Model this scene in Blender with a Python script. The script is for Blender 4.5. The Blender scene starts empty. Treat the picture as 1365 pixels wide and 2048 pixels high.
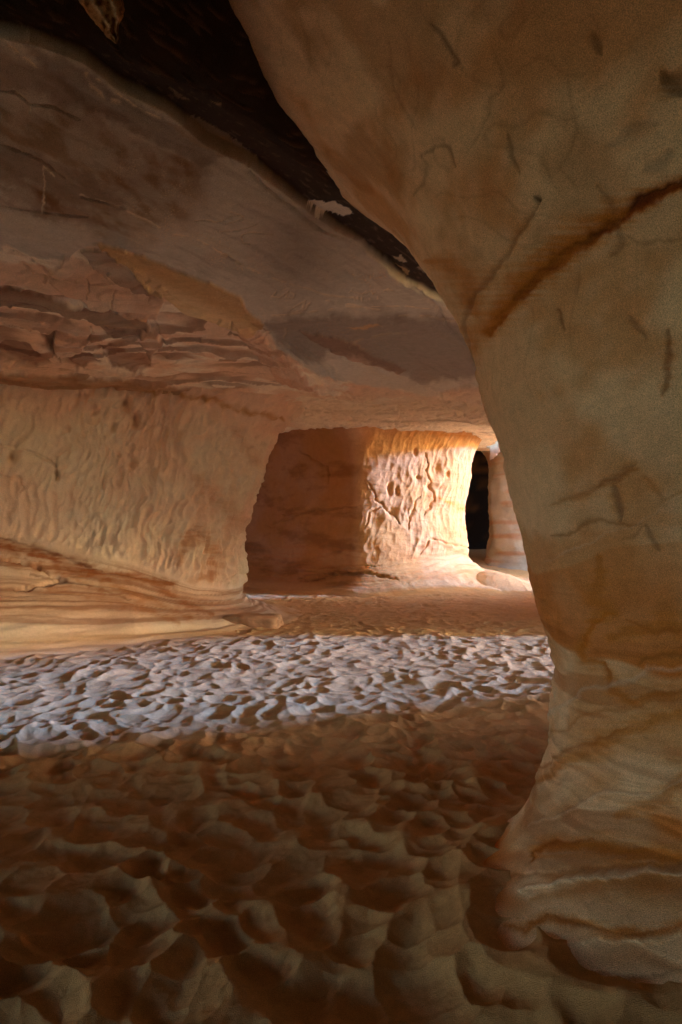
import bpy, math, os
import numpy as np
QUICK = False
F32 = np.float32
C = bpy.context.scene.collection
CAM = np.array([0.0, 0.0, 1.6]); FPX = 1365.0; CX = 682.5; HY = 1060.0

# ---------------------------------------------------------------- numpy helpers
def _hash(ix, iy, iz, seed):
    u = np.uint32
    h = ix.astype(u)*u(374761393) + iy.astype(u)*u(668265263) + iz.astype(u)*u(2147483647) + u((seed*1274126177) & 0xffffffff)
    h = (h ^ (h >> u(13)))*u(1274126177)
    h = (h ^ (h >> u(16)))*u(2246822519)
    return h ^ (h >> u(15))
_G = np.random.RandomState(5).normal(size=(256, 3)); _G /= np.linalg.norm(_G, axis=1)[:, None]; _G = _G.astype(F32)
def perlin(x, y, z=0.0, seed=0):
    x = np.asarray(x, F32); y = np.asarray(y, F32)
    x, y, z = np.broadcast_arrays(x, y, np.asarray(z, F32))
    fx, fy, fz = np.floor(x), np.floor(y), np.floor(z)
    ix, iy, iz = fx.astype(np.int32), fy.astype(np.int32), fz.astype(np.int32)
    dx, dy, dz = x-fx, y-fy, z-fz
    s = lambda t: t*t*t*(t*(t*6-15)+10)
    u, v, w = s(dx), s(dy), s(dz)
    out = 0
    for a in (0, 1):
        wa = u if a else 1-u
        for b in (0, 1):
            wb = v if b else 1-v
            for c in (0, 1):
                wc = w if c else 1-w
                g = _G[_hash(ix+a, iy+b, iz+c, seed) & 255]
                out = out + wa*wb*wc*(g[..., 0]*(dx-a)+g[..., 1]*(dy-b)+g[..., 2]*(dz-c))
    return out*1.5
def fbm(x, y, z=0.0, oct=4, seed=0, gain=.5, lac=2.03):
    a, f, o = 1.0, 1.0, 0
    for k in range(oct):
        o = o + a*perlin(x*f, y*f, np.asarray(z)*f, seed+k*7); a *= gain; f *= lac
    return o
def ridged(x, y, z=0.0, oct=3, seed=0):
    a, f, o = 1.0, 1.0, 0
    for k in range(oct):
        o = o + a*(1-np.abs(perlin(x*f, y*f, np.asarray(z)*f, seed+k*7))*2); a *= .5; f *= 2.1
    return o/1.75
def scallop(x, y, seed=0, sharp=0.0, var=.5):
    """bowls that meet in sharp crests: 0 at a bowl's floor, about 1 on a crest"""
    ix, iy = np.floor(x).astype(np.int32), np.floor(y).astype(np.int32)
    best = np.full(np.shape(x), 9.0, F32); second = best.copy()
    for a in (-1, 0, 1):
        for b in (-1, 0, 1):
            h = _hash(ix+a, iy+b, ix*0, seed)
            cx = (ix+a+.1)+F32(.8/1023)*(h & np.uint32(1023)).astype(F32); cy = (iy+b+.1)+F32(.8/1023)*((h >> np.uint32(10)) & np.uint32(1023)).astype(F32)
            off = F32(var/1023)*((h >> np.uint32(20)) & np.uint32(1023)).astype(F32)
            d = (x-cx)**2+(y-cy)**2 + off
            second = np.minimum(second, np.maximum(best, d)); best = np.minimum(best, d)
    return best, second
def smooth(a, b, x):
    t = np.clip((x-a)/(b-a), 0, 1); return t*t*(3-2*t)
def lerp(a, b, t): return a+(b-a)*t
def interp(x, xs, ys): return np.interp(x, xs, ys)
def project(P):
    y = np.maximum(P[..., 1]-CAM[1], .05)
    return CX+FPX*(P[..., 0]-CAM[0])/y, HY-FPX*(P[..., 2]-CAM[2])/y
def at(px, py, y):
    return np.array([(px-CX)/FPX*y, y, CAM[2]+(HY-py)/FPX*y])
def on_ground(px, py, z=0.0):
    y = (CAM[2]-z)*FPX/(py-HY); return np.array([(px-CX)/FPX*y, y])
def polyline(px, py, pts, closed=False):
    """signed distance to a polyline and the running parameter of the nearest point"""
    pts = np.array(pts, float); best = np.full(px.shape, 1e9, F32); sgn = np.zeros(px.shape, F32); par = np.zeros(px.shape, F32)
    n = len(pts); segs = n if closed else n-1
    L = [0]
    for i in range(segs): L.append(L[-1]+np.hypot(*(pts[(i+1) % n]-pts[i])))
    for i in range(segs):
        a, b = pts[i], pts[(i+1) % n]; l2 = float((b-a)@(b-a)); d = [float(v) for v in b-a]; a = [float(v) for v in a]
        t = np.clip(((px-a[0])*d[0]+(py-a[1])*d[1])/l2, 0, 1)
        ex, ey = px-a[0]-t*d[0], py-a[1]-t*d[1]
        dd = np.hypot(ex, ey)
        m = dd < best
        best = np.where(m, dd, best); sgn = np.where(m, np.sign(d[0]*ey-d[1]*ex), sgn)
        par = np.where(m, (L[i]+t*(L[i+1]-L[i]))/L[-1], par)
    return best, sgn, par
def poly_mask(px, py, pts, soft=3.0, warp=0, wscale=30, seed=0):
    q = np.array(pts, float); mg = soft+2.2*warp+4; out = np.zeros(px.shape, F32)
    s = (px > q[:, 0].min()-mg) & (px < q[:, 0].max()+mg) & (py > q[:, 1].min()-mg) & (py < q[:, 1].max()+mg)
    if s.any(): out[s] = poly_mask_(px[s], py[s], pts, soft, warp, wscale, seed)
    return out
def stroke(px, py, pts, w, taper=.8, rough=0.0, seed=0):
    """soft line of half-width w that thins towards its ends and wavers by rough"""
    q = np.array(pts, float); mg = 3.2*w+2*rough+2; out = np.zeros(px.shape, F32)
    s = (px > q[:, 0].min()-mg) & (px < q[:, 0].max()+mg) & (py > q[:, 1].min()-mg) & (py < q[:, 1].max()+mg)
    if not s.any(): return out
    x, y = px[s], py[s]
    if rough: x = x+rough*fbm(x/(rough*3+4), y/(rough*3+4), 1.7, 3, seed); y = y+rough*fbm(x/(rough*3+4), y/(rough*3+4), 8.1, 3, seed+3)
    dd, _, pr = polyline(x, y, pts)
    ww = w*((1-taper)+taper*np.sin(np.pi*np.clip(pr, .001, .999))**.7)*(.7+.6*smooth(-.4, .4, fbm(x/18, y/18, 4.4, 2, seed+5)))+.01
    out[s] = np.exp(-(dd/ww)**2)
    return out
def poly_mask_(px, py, pts, soft=3.0, warp=0, wscale=30, seed=0):
    if warp:
        px = px+warp*fbm(px/wscale, py/wscale, 0, 3, seed); py = py+warp*fbm(px/wscale, py/wscale, 9.3, 3, seed)
    d, _, _ = polyline(px, py, pts, True)
    ins = np.zeros(px.shape, bool); n = len(pts)
    for i in range(n):
        (x0, y0), (x1, y1) = pts[i], pts[(i+1) % n]
        if y0 == y1: continue
        c = ((y0 > py) != (y1 > py)) & (px < (x1-x0)*(py-y0)/(y1-y0)+x0)
        ins ^= c
    return smooth(-soft, soft, np.where(ins, d, -d))
def blob(px, py, cx, cy, rx, ry, ang=0):
    c, s = math.cos(math.radians(ang)), math.sin(math.radians(ang))
    u = ((px-cx)*c+(py-cy)*s)/rx; v = (-(px-cx)*s+(py-cy)*c)/ry
    return np.exp(-(u*u+v*v))
def mixc(col, m, c): return col*(1-m[..., None])+np.array(c, F32)*m[..., None]
def srgb(r, g, b):
    f = lambda v: (v/12.92 if v <= .04045 else ((v+.055)/1.055)**2.4)
    return np.array([f(r/255), f(g/255), f(b/255)], F32)
def normals(P):
    du = np.gradient(P, axis=0); dv = np.gradient(P, axis=1)
    n = np.cross(du, dv); return n/(np.linalg.norm(n, axis=-1, keepdims=True)+1e-9)
def catmull(pts, n, closed=False):
    pts = np.array(pts, float)
    if closed: P = np.vstack([pts[-1], pts, pts[0], pts[1]])
    else: P = np.vstack([2*pts[0]-pts[1], pts, 2*pts[-1]-pts[-2]])
    segs = len(P)-3; dense = []
    for i in range(segs):
        t = np.linspace(0, 1, 60, endpoint=False)[:, None]
        p0, p1, p2, p3 = P[i:i+4]
        dense.append(.5*((2*p1)+(-p0+p2)*t+(2*p0-5*p1+4*p2-p3)*t**2+(-p0+3*p1-3*p2+p3)*t**3))
    dense.append(P[-2][None]); D = np.vstack(dense)
    s = np.r_[0, np.cumsum(np.linalg.norm(np.diff(D, axis=0), axis=1))]
    return D, s
def resample(D, s, w):
    """w: weight function of position, larger = denser"""
    mid = (D[1:]+D[:-1])/2; seg = np.diff(s)/w(mid); cs = np.r_[0, np.cumsum(seg)]
    n = int(cs[-1])+2; t = np.linspace(0, cs[-1], n)
    return np.stack([np.interp(t, cs, D[:, 0]), np.interp(t, cs, D[:, 1])], 1), np.interp(t, cs, s)

# ---------------------------------------------------------------- blender helpers
def grid_mesh(name, P, col=None, mat=None, parent=None, flip=False, extra=None):
    n, m = P.shape[:2]
    idx = np.arange(n*m, dtype=np.int32).reshape(n, m)
    q = np.stack([idx[:-1, :-1], idx[1:, :-1], idx[1:, 1:], idx[:-1, 1:]], -1).reshape(-1, 4)
    if flip: q = q[:, ::-1]
    return raw_mesh(name, P.reshape(-1, 3), q, None if col is None else col.reshape(-1, 3), mat, parent)
def raw_mesh(name, V, Q, col, mat, parent=None, shade=True):
    me = bpy.data.meshes.new(name)
    V = np.ascontiguousarray(V, F32); Q = np.ascontiguousarray(Q, np.int32)
    me.vertices.add(len(V)); me.vertices.foreach_set('co', V.ravel())
    k = Q.shape[1]
    me.loops.add(Q.size); me.loops.foreach_set('vertex_index', Q.ravel())
    me.polygons.add(len(Q)); me.polygons.foreach_set('loop_start', np.arange(0, Q.size, k, dtype=np.int32))
    if shade: me.polygons.foreach_set('use_smooth', np.ones(len(Q), bool))
    if col is not None:
        a = me.attributes.new('rock_colour', 'FLOAT_COLOR', 'POINT')
        c = np.ones((len(V), 4), F32); c[:, :3] = np.clip(col, .001, 1); a.data.foreach_set('color', c.ravel())
    me.update(calc_edges=True); me.validate()
    o = bpy.data.objects.new(name, me); C.objects.link(o)
    if mat: me.materials.append(mat)
    if parent: o.parent = parent
    return o
def tag(o, label=None, cat=None, group=None, kind=None):
    if label: o['label'] = label
    if cat: o['category'] = cat
    if group: o['group'] = group
    if kind: o['kind'] = kind
    return o

def rock_material(name, fine=.6, bump=.25, grain=.12, scale=1.0, streak=0.0):
    m = bpy.data.materials.new(name); m.use_nodes = True; nt = m.node_tree; N = nt.nodes; L = nt.links
    b = N['Principled BSDF']; b.inputs['Roughness'].default_value = .92; b.inputs['Specular IOR Level'].default_value = .15
    at_ = N.new('ShaderNodeAttribute'); at_.attribute_name = 'rock_colour'
    tc = N.new('ShaderNodeTexCoord')
    n1 = N.new('ShaderNodeTexNoise'); n1.inputs['Scale'].default_value = 9*scale; n1.inputs['Detail'].default_value = 8; n1.inputs['Roughness'].default_value = .65
    n2 = N.new('ShaderNodeTexNoise'); n2.inputs['Scale'].default_value = 180*scale; n2.inputs['Detail'].default_value = 3
    L.new(tc.outputs['Object'], n1.inputs['Vector']); L.new(tc.outputs['Object'], n2.inputs['Vector'])
    mr = N.new('ShaderNodeMapRange'); mr.inputs[1].default_value = .3; mr.inputs[2].default_value = .7
    mr.inputs[3].default_value = 1-.4*grain; mr.inputs[4].default_value = 1+.4*grain; L.new(n1.outputs[0], mr.inputs[0])
    mr2 = N.new('ShaderNodeMapRange'); mr2.inputs[1].default_value = .3; mr2.inputs[2].default_value = .7
    mr2.inputs[3].default_value = 1-1.5*grain; mr2.inputs[4].default_value = 1+1.5*grain; L.new(n2.outputs[0], mr2.inputs[0])
    mu = N.new('ShaderNodeMath'); mu.operation = 'MULTIPLY'; L.new(mr.outputs[0], mu.inputs[0]); L.new(mr2.outputs[0], mu.inputs[1])
    vm = N.new('ShaderNodeVectorMath'); vm.operation = 'SCALE'; L.new(at_.outputs['Color'], vm.inputs[0]); L.new(mu.outputs[0], vm.inputs['Scale'])
    L.new(vm.outputs[0], b.inputs['Base Color'])
    b1 = N.new('ShaderNodeBump'); b1.inputs['Strength'].default_value = bump; b1.inputs['Distance'].default_value = .03; L.new(n1.outputs[0], b1.inputs['Height'])
    b2 = N.new('ShaderNodeBump'); b2.inputs['Strength'].default_value = bump*fine; b2.inputs['Distance'].default_value = .004
    L.new(n2.outputs[0], b2.inputs['Height']); L.new(b1.outputs[0], b2.inputs['Normal']); L.new(b2.outputs[0], b.inputs['Normal'])
    return m

RES = 2.2 if QUICK else 1.0
ROCK = srgb(214, 188, 150); PINK = srgb(228, 198, 170); OCHRE = srgb(188, 122, 52); RUST = srgb(132, 66, 26); PALE = srgb(242, 230, 210)
SOOT_SHADE = srgb(60, 48, 40); SOOT2 = srgb(208, 202, 190)  # first tone: sooty rock plus the shade of unlit rock, put into colour
SANDC = srgb(204, 160, 108)
def foot_radius(th):
    f = (np.abs(np.cos(th)/1.36)**3+np.abs(np.sin(th)/.60)**3)**(-1/3)
    return np.where(np.sin(th) < 0, f, 1.36)
def ceil_base(x, y):
    return interp(y, [-10, 2, 6, 12, 17, 20, 25, 26.5, 32, 60], [3.7, 3.75, 3.8, 3.88, 4.15, 4.2, 4.6, 5.0, 7.5, 10])

# ---------------------------------------------------------------- canyon edge (roof ends here, its line shaped to steer the light) and ceiling height
def roof_edge(y):
    return interp(y, [-20, 1.6, 2.6, 6.2, 6.8, 15.2, 15.6, 17, 18, 19, 24.5, 25.3, 60], [16, 16, 6.1, 6.1, 14, 14, 3.75, 4.0, 4.3, 4.6, 5.1, 16, 16])

# ================================================================ SAND
def warped_axis(lo, hi, step, far, grow=1.35):
    core = np.arange(lo, hi, step); out = []; s = step; p = hi
    while p < far: out.append(p); s *= grow; p += s
    neg = []; s = step; p = lo-step
    while p > -far: neg.append(p); s *= grow; p -= s
    return np.r_[neg[::-1], core, out]
def ground_base(x, y):
    g = .42*smooth(23, 30, y)*smooth(-2, 3, x)
    g = g+.05*perlin(x*.25, y*.25, 3.1, 2)
    g = g-.02*smooth(4.5, 2.5, y)
    g = g+.30*np.exp(-np.maximum(0, (x+4.6)*-1)/1.2)*0
    g = g+.46*np.exp(-((x-4.1)/1.1)**2)*smooth(17.4, 18.6, y)*smooth(26, 23, y)
    return g
def build_sand():
    ya = [1.3]
    while ya[-1] < 29: ya.append(ya[-1]+np.clip(.0025*ya[-1], .0065, .05)*RES)
    ya = np.array(ya)
    lo = []; s = .03; p = 1.3-s
    while p > -300: lo.append(p); s *= 1.35; p -= s
    hi = []; s = .1; p = 29+s
    while p < 300: hi.append(p); s *= 1.35; p += s
    ys = np.r_[lo[::-1], ya, hi]
    n = int(600/RES); s = np.linspace(0, 1, n)
    g = np.geomspace(.05, 300, 30)
    core = np.repeat(ys[None], n, 0); Yc = np.clip(core, 1.3, 14)
    Xc = lerp(-(.56*Yc+.35), .40*Yc+.35, s[:, None])
    X = np.vstack([Xc[:1]-g[::-1, None], Xc, Xc[-1:]+g[:, None]]); Y = np.repeat(ys[None], X.shape[0], 0)
    X = X.astype(F32); Y = Y.astype(F32)
    wx = X+.12*fbm(X*1.6, Y*1.6, 0, 2, 3)+.03*perlin(X*6, Y*6, 2)+.008*perlin(X*22, Y*22, 2); wy = Y+.12*fbm(X*1.6, Y*1.6, 5, 2, 9)+.03*perlin(X*6, Y*6, 7)+.008*perlin(X*22, Y*22, 7)
    b1, s1 = scallop(wx/.185, wy/.19, 1, var=.55)
    b2, s2 = scallop(wx/.13+3, wy/.12+7, 2, var=.6)
    b3, s3 = scallop(wx/.42+1, wy/.4+5, 5, var=.5)
    k1 = np.minimum(b1, .95)
    rnd = smooth(0, .12, s1-b1)
    q_ = .6+.55*smooth(-.3, .3, fbm(X*.9, Y*.9, 7, 2, 14))
    d = .080*q_*(np.minimum(k1, .75)+.4*np.maximum(k1-.75, 0)) + .012*np.minimum(b2, .9) + .035*np.minimum(b3, 1.0)
    d = d+.006*fbm(X*6, Y*6, 1, 3, 4)+.0016*fbm(X*24, Y*24, 1, 3, 6)
    amp = 1.0*smooth(-8, 1, Y)
    # calm sand on the slopes that bank up to the rock
    foot = np.hypot(X-1.85, Y-2.75)-foot_radius(np.arctan2(Y-2.75, X-1.85)); bank = np.exp(-np.maximum(foot, 0)/.15)*(X < 4)*(X > -.5)
    amp = amp*(1-.4*bank)*(1-.7*np.exp(-((X-4.3)/1.1)**2)*smooth(17, 18, Y))
    Z = ground_base(X, Y)+.10*bank+(d-.08)*amp*lerp(1.3, 1.0, smooth(3.5, 8, Y))*lerp(1.0, .68, smooth(5, 8, Y))
    P = np.stack([X, Y, Z], -1)
    t = fbm(X*.6, Y*.6, 2, 3, 12)
    col = np.broadcast_to(SANDC, P.shape)*(1+.10*t)[..., None]
    return P, col
P, col = build_sand()
m_sand = rock_material('sand_grains', fine=4, bump=.35, grain=.22, scale=2.0)
tag(grid_mesh('sand', P, col, m_sand), 'pale orange cave floor of soft sand covered in deep footprints', None, kind='structure')

# ================================================================ CEILING
B1 = [(-400, 20), (-60, 60), (0, 70), (60, 82), (165, 128), (240, 182), (330, 222), (420, 290), (520, 350), (600, 410), (680, 468), (760, 530), (860, 590), (960, 640), (1300, 800)]
B2 = [(-400, 10), (0, 50), (165, 120), (330, 190), (440, 240), (530, 310), (620, 368), (700, 420), (780, 462), (850, 545), (900, 590), (1300, 760)]
def terrace(f, sharp=.12):
    sharp = max(sharp, .16)
    fl = np.floor(f); fr = f-fl
    return fl+smooth(1-sharp, 1, fr)
def build_ceiling():
    ys = [1.5]
    while ys[-1] < 26: ys.append(ys[-1]+np.clip(.0023*ys[-1], .005, .04)*RES)
    ys = np.array(ys)
    lo = []; s = .05; p = 1.5-s
    while p > -12: lo.append(p); s *= 1.2; p -= s
    hi = list(np.linspace(26.2, 60, 30))
    ys = np.r_[lo[::-1], ys, hi]
    s_ = np.linspace(0, 1, int(860/RES))
    Y = np.repeat(ys[None], len(s_), 0)
    E = roof_edge(Y); s2 = s_[:, None]; Yc = np.clip(Y, 1.5, 40)
    XL = -(.56*Yc+.35); XR = np.minimum(.34*Yc+.30, E-.4)
    X = np.where(s2 < .05, lerp(-40, XL, s2/.05), np.where(s2 < .92, lerp(XL, XR, (s2-.05)/.87), lerp(XR, E, (s2-.92)/.08)))
    X = X.astype(F32); Y = Y.astype(F32)
    Z0 = ceil_base(X, Y)
    px, py = project(np.stack([X, Y, Z0], -1))
    front = Y > 1.2
    px = np.where(front, px, -9999); py = np.where(front, py, -9999)
    wpx = px+9*fbm(X*1.1, Y*1.1, 0, 3, 31); wpy = py+9*fbm(X*1.1, Y*1.1, 4, 3, 37)
    h = np.zeros_like(X)      # positive = hangs lower
    # broad undulation + fine grain
    h += .05*fbm(X*.5, Y*.5, 1, 3, 41)+.010*fbm(X*3, Y*3, 1, 4, 43)
    # colour
    col = np.broadcast_to(SOOT2, X.shape+(3,)).copy()
    sk = fbm(px/170+.4*fbm(px/80, py/80, 1, 2, 4), (py-px*.5)/26, 2, 5, 84, gain=.5)
    col = mixc(col, .30*smooth(.1, .6, sk), srgb(206, 192, 170)); col = mixc(col, .2*smooth(-.1, -.6, sk), srgb(112, 92, 76))
    h += .006*sk
    # ---- recess beyond the fracture
    d, sg, _ = polyline(wpx, wpy, B1); sd = -d*sg      # positive = towards the upper right
    d2, sg2, _ = polyline(wpx+6*fbm(X*4, Y*4, 2, 3, 3), wpy, B2); sd2 = -d2*sg2
    rec = smooth(-1.5, 4, sd)
    h -= .07*rec+.22*smooth(12, 90, sd2)+.25*smooth(30, 220, sd2)
    soot_shade = smooth(-4, 12, sd2)
    # ---- lower left: pale broken plates
    low = poly_mask(px, py, [(-900, 380), (-300, 440), (0, 478), (60, 505), (130, 512), (205, 482), (290, 545), (360, 600), (430, 628), (500, 640), (530, 652), (560, 690), (620, 735), (720, 770), (850, 790), (1000, 780), (1400, 850), (1400, 1000), (-900, 1000)], 3.5, 9, 60, 5)
    tf = fbm((X*.9+Y*.25)*.45, (Y-.35*X)*.55, 0, 3, 51, gain=.38)*3.2+.35*(Y-.5*X)
    ter = terrace(tf, .10)-tf
    h += low*(.03+.055*ter+.008*fbm(X*5, Y*5, 0, 4, 53))
    tf2 = fbm(X*.8, (Y+.25*X)*1.3, 7, 3, 57, gain=.4)*3
    h += low*.022*(terrace(tf2, .10)-tf2)
    cp = smooth(-.2, .35, fbm(X*1.1, (Y-.3*X)*1.4, 2, 3, 59))
    pinky = PINK[None, None]*(1-cp[..., None])+PALE[None, None]*cp[..., None]
    col = col*(1-low[..., None])+pinky*low[..., None]
    dk = smooth(.5, .85, (tf-np.floor(tf)))*low*.55
    col = mixc(col, dk*poly_mask(px, py, [(-500, 560), (600, 560), (560, 800), (-500, 800)], 30), srgb(126, 88, 66))
    # ---- ochre field in the upper left
    oc = poly_mask(px, py, [(-600, 130), (0, 190), (120, 215), (230, 270), (420, 330), (400, 400), (300, 470), (205, 480), (120, 400), (0, 350), (-600, 330)], 40, 40, 90, 6)
    fl = smooth(-.25, .5, fbm(X*6, (Y-.6*X)*3, 1, 5, 61))
    col = mixc(col, .8*oc*(.5+.5*fl), srgb(144, 114, 76))
    # rusty streaks across it
    for pts, w, a in (([(-200, 330), (0, 352), (60, 372), (110, 405), (180, 430)], 13, .8), ([(0, 395), (90, 425), (200, 440), (260, 470)], 8, .5), ([(100, 215), (200, 255), (330, 300), (400, 345)], 22, .45), ([(200, 360), (300, 350), (420, 330)], 28, .4), ([(0, 372), (100, 415)], 9, .5)):
        col = mixc(col, a*stroke(wpx, wpy, pts, w, .3, 3)*(.6+.4*fl), srgb(126, 86, 52))
    # grey lens under it
    col = mixc(col, .7*poly_mask(px, py, [(-300, 290), (0, 298), (60, 308), (170, 345), (250, 400), (240, 425), (120, 395), (40, 350), (-300, 330)], 8, 10, 40, 2), srgb(150, 132, 116))
    col = mixc(col, .6*poly_mask(px, py, [(-300, 80), (0, 95), (70, 130), (200, 215), (300, 262), (190, 235), (60, 190), (-300, 170)], 14, 14, 40, 3), srgb(142, 116, 98))
    col = mixc(col, .45*poly_mask(px, py, [(40, 84), (170, 140), (240, 190), (330, 235), (470, 325), (400, 330), (230, 240), (150, 205), (100, 160)], 8, 10, 30, 4), srgb(84, 58, 44))
    # ochre wedge plate
    wd = poly_mask(px, py, [(196, 482), (250, 498), (330, 532), (420, 565), (480, 592), (497, 622), (530, 645), (505, 664), (430, 646), (360, 622), (300, 578), (255, 530)], 2.0, 4, 40, 8)
    h += .03*wd
    fw = np.clip((py-(482+(px-196)*.49))/80, 0, 1)
    col = mixc(col, wd*.85, srgb(224, 196, 148)); col = mixc(col, wd*(1-smooth(.0, .45, fw))*.6, srgb(184, 136, 84))
    wp2 = poly_mask(px, py, [(160, 498), (205, 486), (262, 540), (318, 582), (325, 598), (270, 574), (190, 540)], 1.5, 4, 20, 9)
    h += .035*wp2; col = mixc(col, wp2*.6, srgb(140, 112, 96))
    # ---- long beams of the lower left (px polygons: outline, drop in m, colour, strength)
    plates = [
        ([(-300, 530), (0, 568), (80, 585), (170, 612), (295, 633), (297, 655), (200, 640), (60, 606), (-300, 575)], .07, (120, 84, 62), .75),
        ([(90, 560), (130, 508), (160, 520), (230, 560), (330, 610), (310, 640), (180, 610)], .05, (212, 178, 150), .6),
        ([(-300, 610), (0, 612), (75, 628), (120, 640), (180, 655), (182, 668), (110, 660), (60, 655), (-300, 650)], .05, (196, 164, 140), .6),
        ([(195, 650), (290, 660), (268, 680), (215, 668)], .04, (128, 100, 88), .7),
        ([(266, 680), (296, 650), (312, 662), (326, 690), (300, 700)], .07, (206, 166, 138), .6),
        ([(-200, 690), (0, 690), (22, 684), (60, 690), (100, 724), (60, 728), (0, 712), (-200, 705)], -.05, (124, 84, 68), .7),
        ([(82, 668), (112, 660), (106, 690), (122, 722), (104, 705)], -.09, (104, 70, 52), .8),
        ([(112, 664), (180, 672), (165, 696), (132, 712), (110, 700)], .05, (206, 168, 140), .6),
        ([(196, 686), (210, 690), (300, 705), (302, 735), (270, 745), (222, 736), (216, 705)], -.04, (136, 92, 72), .7),
        ([(130, 712), (170, 700), (205, 718), (155, 742)], -.04, (138, 96, 76), .7),
        ([(-100, 704), (0, 706), (110, 738), (240, 744), (300, 748), (330, 760), (100, 746), (-100, 736)], .04, (214, 186, 160), .6),
        ([(-300, 730), (0, 736), (120, 748), (250, 758), (370, 772), (430, 790), (430, 812), (300, 800), (0, 765), (-300, 765)], .10, (168, 130, 92), .8),
        ([(470, 645), (520, 660), (640, 780), (560, 760), (500, 700)], .05, (206, 160, 130), .6),
        ([(600, 660), (690, 672), (760, 715), (815, 735), (800, 745), (700, 720), (640, 690)], .05, (176, 130, 104), .6),
        ([(880, 790), (960, 770), (1000, 800), (990, 850), (940, 845), (900, 820)], .08, (222, 188, 158), .6),
    ]
    for pts, dz, c, a in plates:
        pts = np.array(pts, float); lo_, hi_ = pts.min(0)-25, pts.max(0)+25
        sel = (px > lo_[0]) & (px < hi_[0]) & (py > lo_[1]) & (py < hi_[1])
        if not sel.any(): continue
        mk = poly_mask(px[sel], py[sel], pts, 2.4, 5, 30, int(pts.sum()) % 97)
        h[sel] += .6*dz*mk; col[sel] = mixc(col[sel], a*mk, srgb(*c))
    # flutes running down to the pillar head
    for k in range(9):
        x0 = 470+k*17; pts = [(x0, 648+k*4), (x0+50, 690+k*4), (x0+100, 745+k*4), (x0+135, 790+k*3)]
        dd, s_g, pr = polyline(wpx, wpy, pts); h += .05*np.exp(-(dd/7)**2)*smooth(0, .2, pr)*smooth(1, .8, pr)*(1 if k % 2 else .6)*np.where(s_g > 0, 1, .4)
    # ---- hair cracks (light, where the soot has flaked) and dark open joints
    light = [([(320, 456), (380, 480), (420, 500), (470, 525), (520, 540), (600, 575), (650, 590), (720, 600)], 1.6), ([(165, 385), (220, 400), (290, 425), (330, 460)], 2),
             ([(330, 195), (400, 260), (470, 300), (520, 345), (545, 365)], 3), ([(440, 228), (520, 262), (590, 320)], 1.5), ([(170, 150), (178, 170), (210, 198), (235, 204)], 3.2), ([(172, 150), (200, 165), (270, 215), (320, 235)], 2),
             ([(10, 80), (50, 118), (70, 140)], 3.5), ([(30, 190), (60, 210), (65, 240)], 2), ([(110, 350), (90, 330), (85, 420)], 1.6), ([(525, 636), (590, 620), (640, 618), (700, 610), (760, 625)], 1.5),
             ([(800, 640), (860, 634), (900, 640), (950, 638)], 1.6), ([(690, 615), (900, 620)], 1.2), ([(560, 700), (575, 665), (570, 650)], 2), ([(700, 690), (760, 672), (810, 668)], 2.2)]
    for pts, w in light:
        a = np.array(pts, float); lo_, hi_ = a.min(0)-20, a.max(0)+20
        sel = (px > lo_[0]) & (px < hi_[0]) & (py > lo_[1]) & (py < hi_[1])
        dd, _, _ = polyline(wpx[sel]+3*fbm(px[sel]/9, py[sel]/9, 1, 2, 8), wpy[sel], pts)
        gate = smooth(-.35, .1, fbm(px[sel]/25, py[sel]/25, 3, 2, 19))
        col[sel] = mixc(col[sel], .85*np.exp(-(dd/(1.25*w))**2)*gate, srgb(240, 224, 196)); h[sel] -= .006*np.exp(-(dd/w)**2)*gate
    dark = [([(0, 290), (60, 308), (100, 325), (130, 350)], 1.8), ([(165, 392), (215, 400), (250, 408)], 1.8), ([(-50, 400), (90, 420), (170, 428)], 1.6), ([(0, 190), (30, 192), (60, 215), (110, 215), (160, 235)], 1.6),
            ([(505, 350), (540, 385), (590, 420), (640, 460)], 3.0), ([(640, 460), (720, 500), (780, 535), (850, 590), (930, 690), (965, 760)], 3.0), ([(690, 715), (760, 740), (810, 760), (870, 790), (960, 770)], 2.2), ([(450, 514), (480, 528)], 2.2),
            ([(172, 556), (176, 590)], 1.6), ([(230, 580), (229, 615)], 1.6), ([(465, 645), (468, 672)], 2.2), ([(240, 583), (262, 584), (275, 580)], 1.4), ([(0, 490), (60, 512), (90, 540), (150, 560)], 2.2), ([(310, 640), (320, 670), (335, 690), (360, 700)], 2.2), ([(182, 655), (176, 680), (160, 700)], 1.8), ([(200, 690), (232, 735), (228, 745)], 2), ([(300, 700), (300, 735), (270, 748)], 2),
            ([(40, 520), (60, 545), (100, 552)], 2.5), ([(700, 830), (730, 850)], 2), ([(880, 800), (920, 820), (950, 850)], 2.5), ([(800, 825), (790, 850)], 2.2)]
    for pts, w in dark:
        a = np.array(pts, float); lo_, hi_ = a.min(0)-20, a.max(0)+20
        sel = (px > lo_[0]) & (px < hi_[0]) & (py > lo_[1]) & (py < hi_[1])
        if not sel.any(): continue
        dd, _, _ = polyline(wpx[sel]+4*fbm(px[sel]/9, py[sel]/9, 1, 2, 8), wpy[sel], pts)
        w = w*(.6+.8*smooth(-.4, .4, fbm(px[sel]/20, py[sel]/20, 3, 2, 29)))
        h[sel] -= .02*np.exp(-(dd/w)**2)*(Y[sel]/5)**.5
    def cv(ox, oy, k, pts): return [(ox+x*k, oy+y*k) for x, y in pts]
    k1, k2 = .293, .2125
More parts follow.
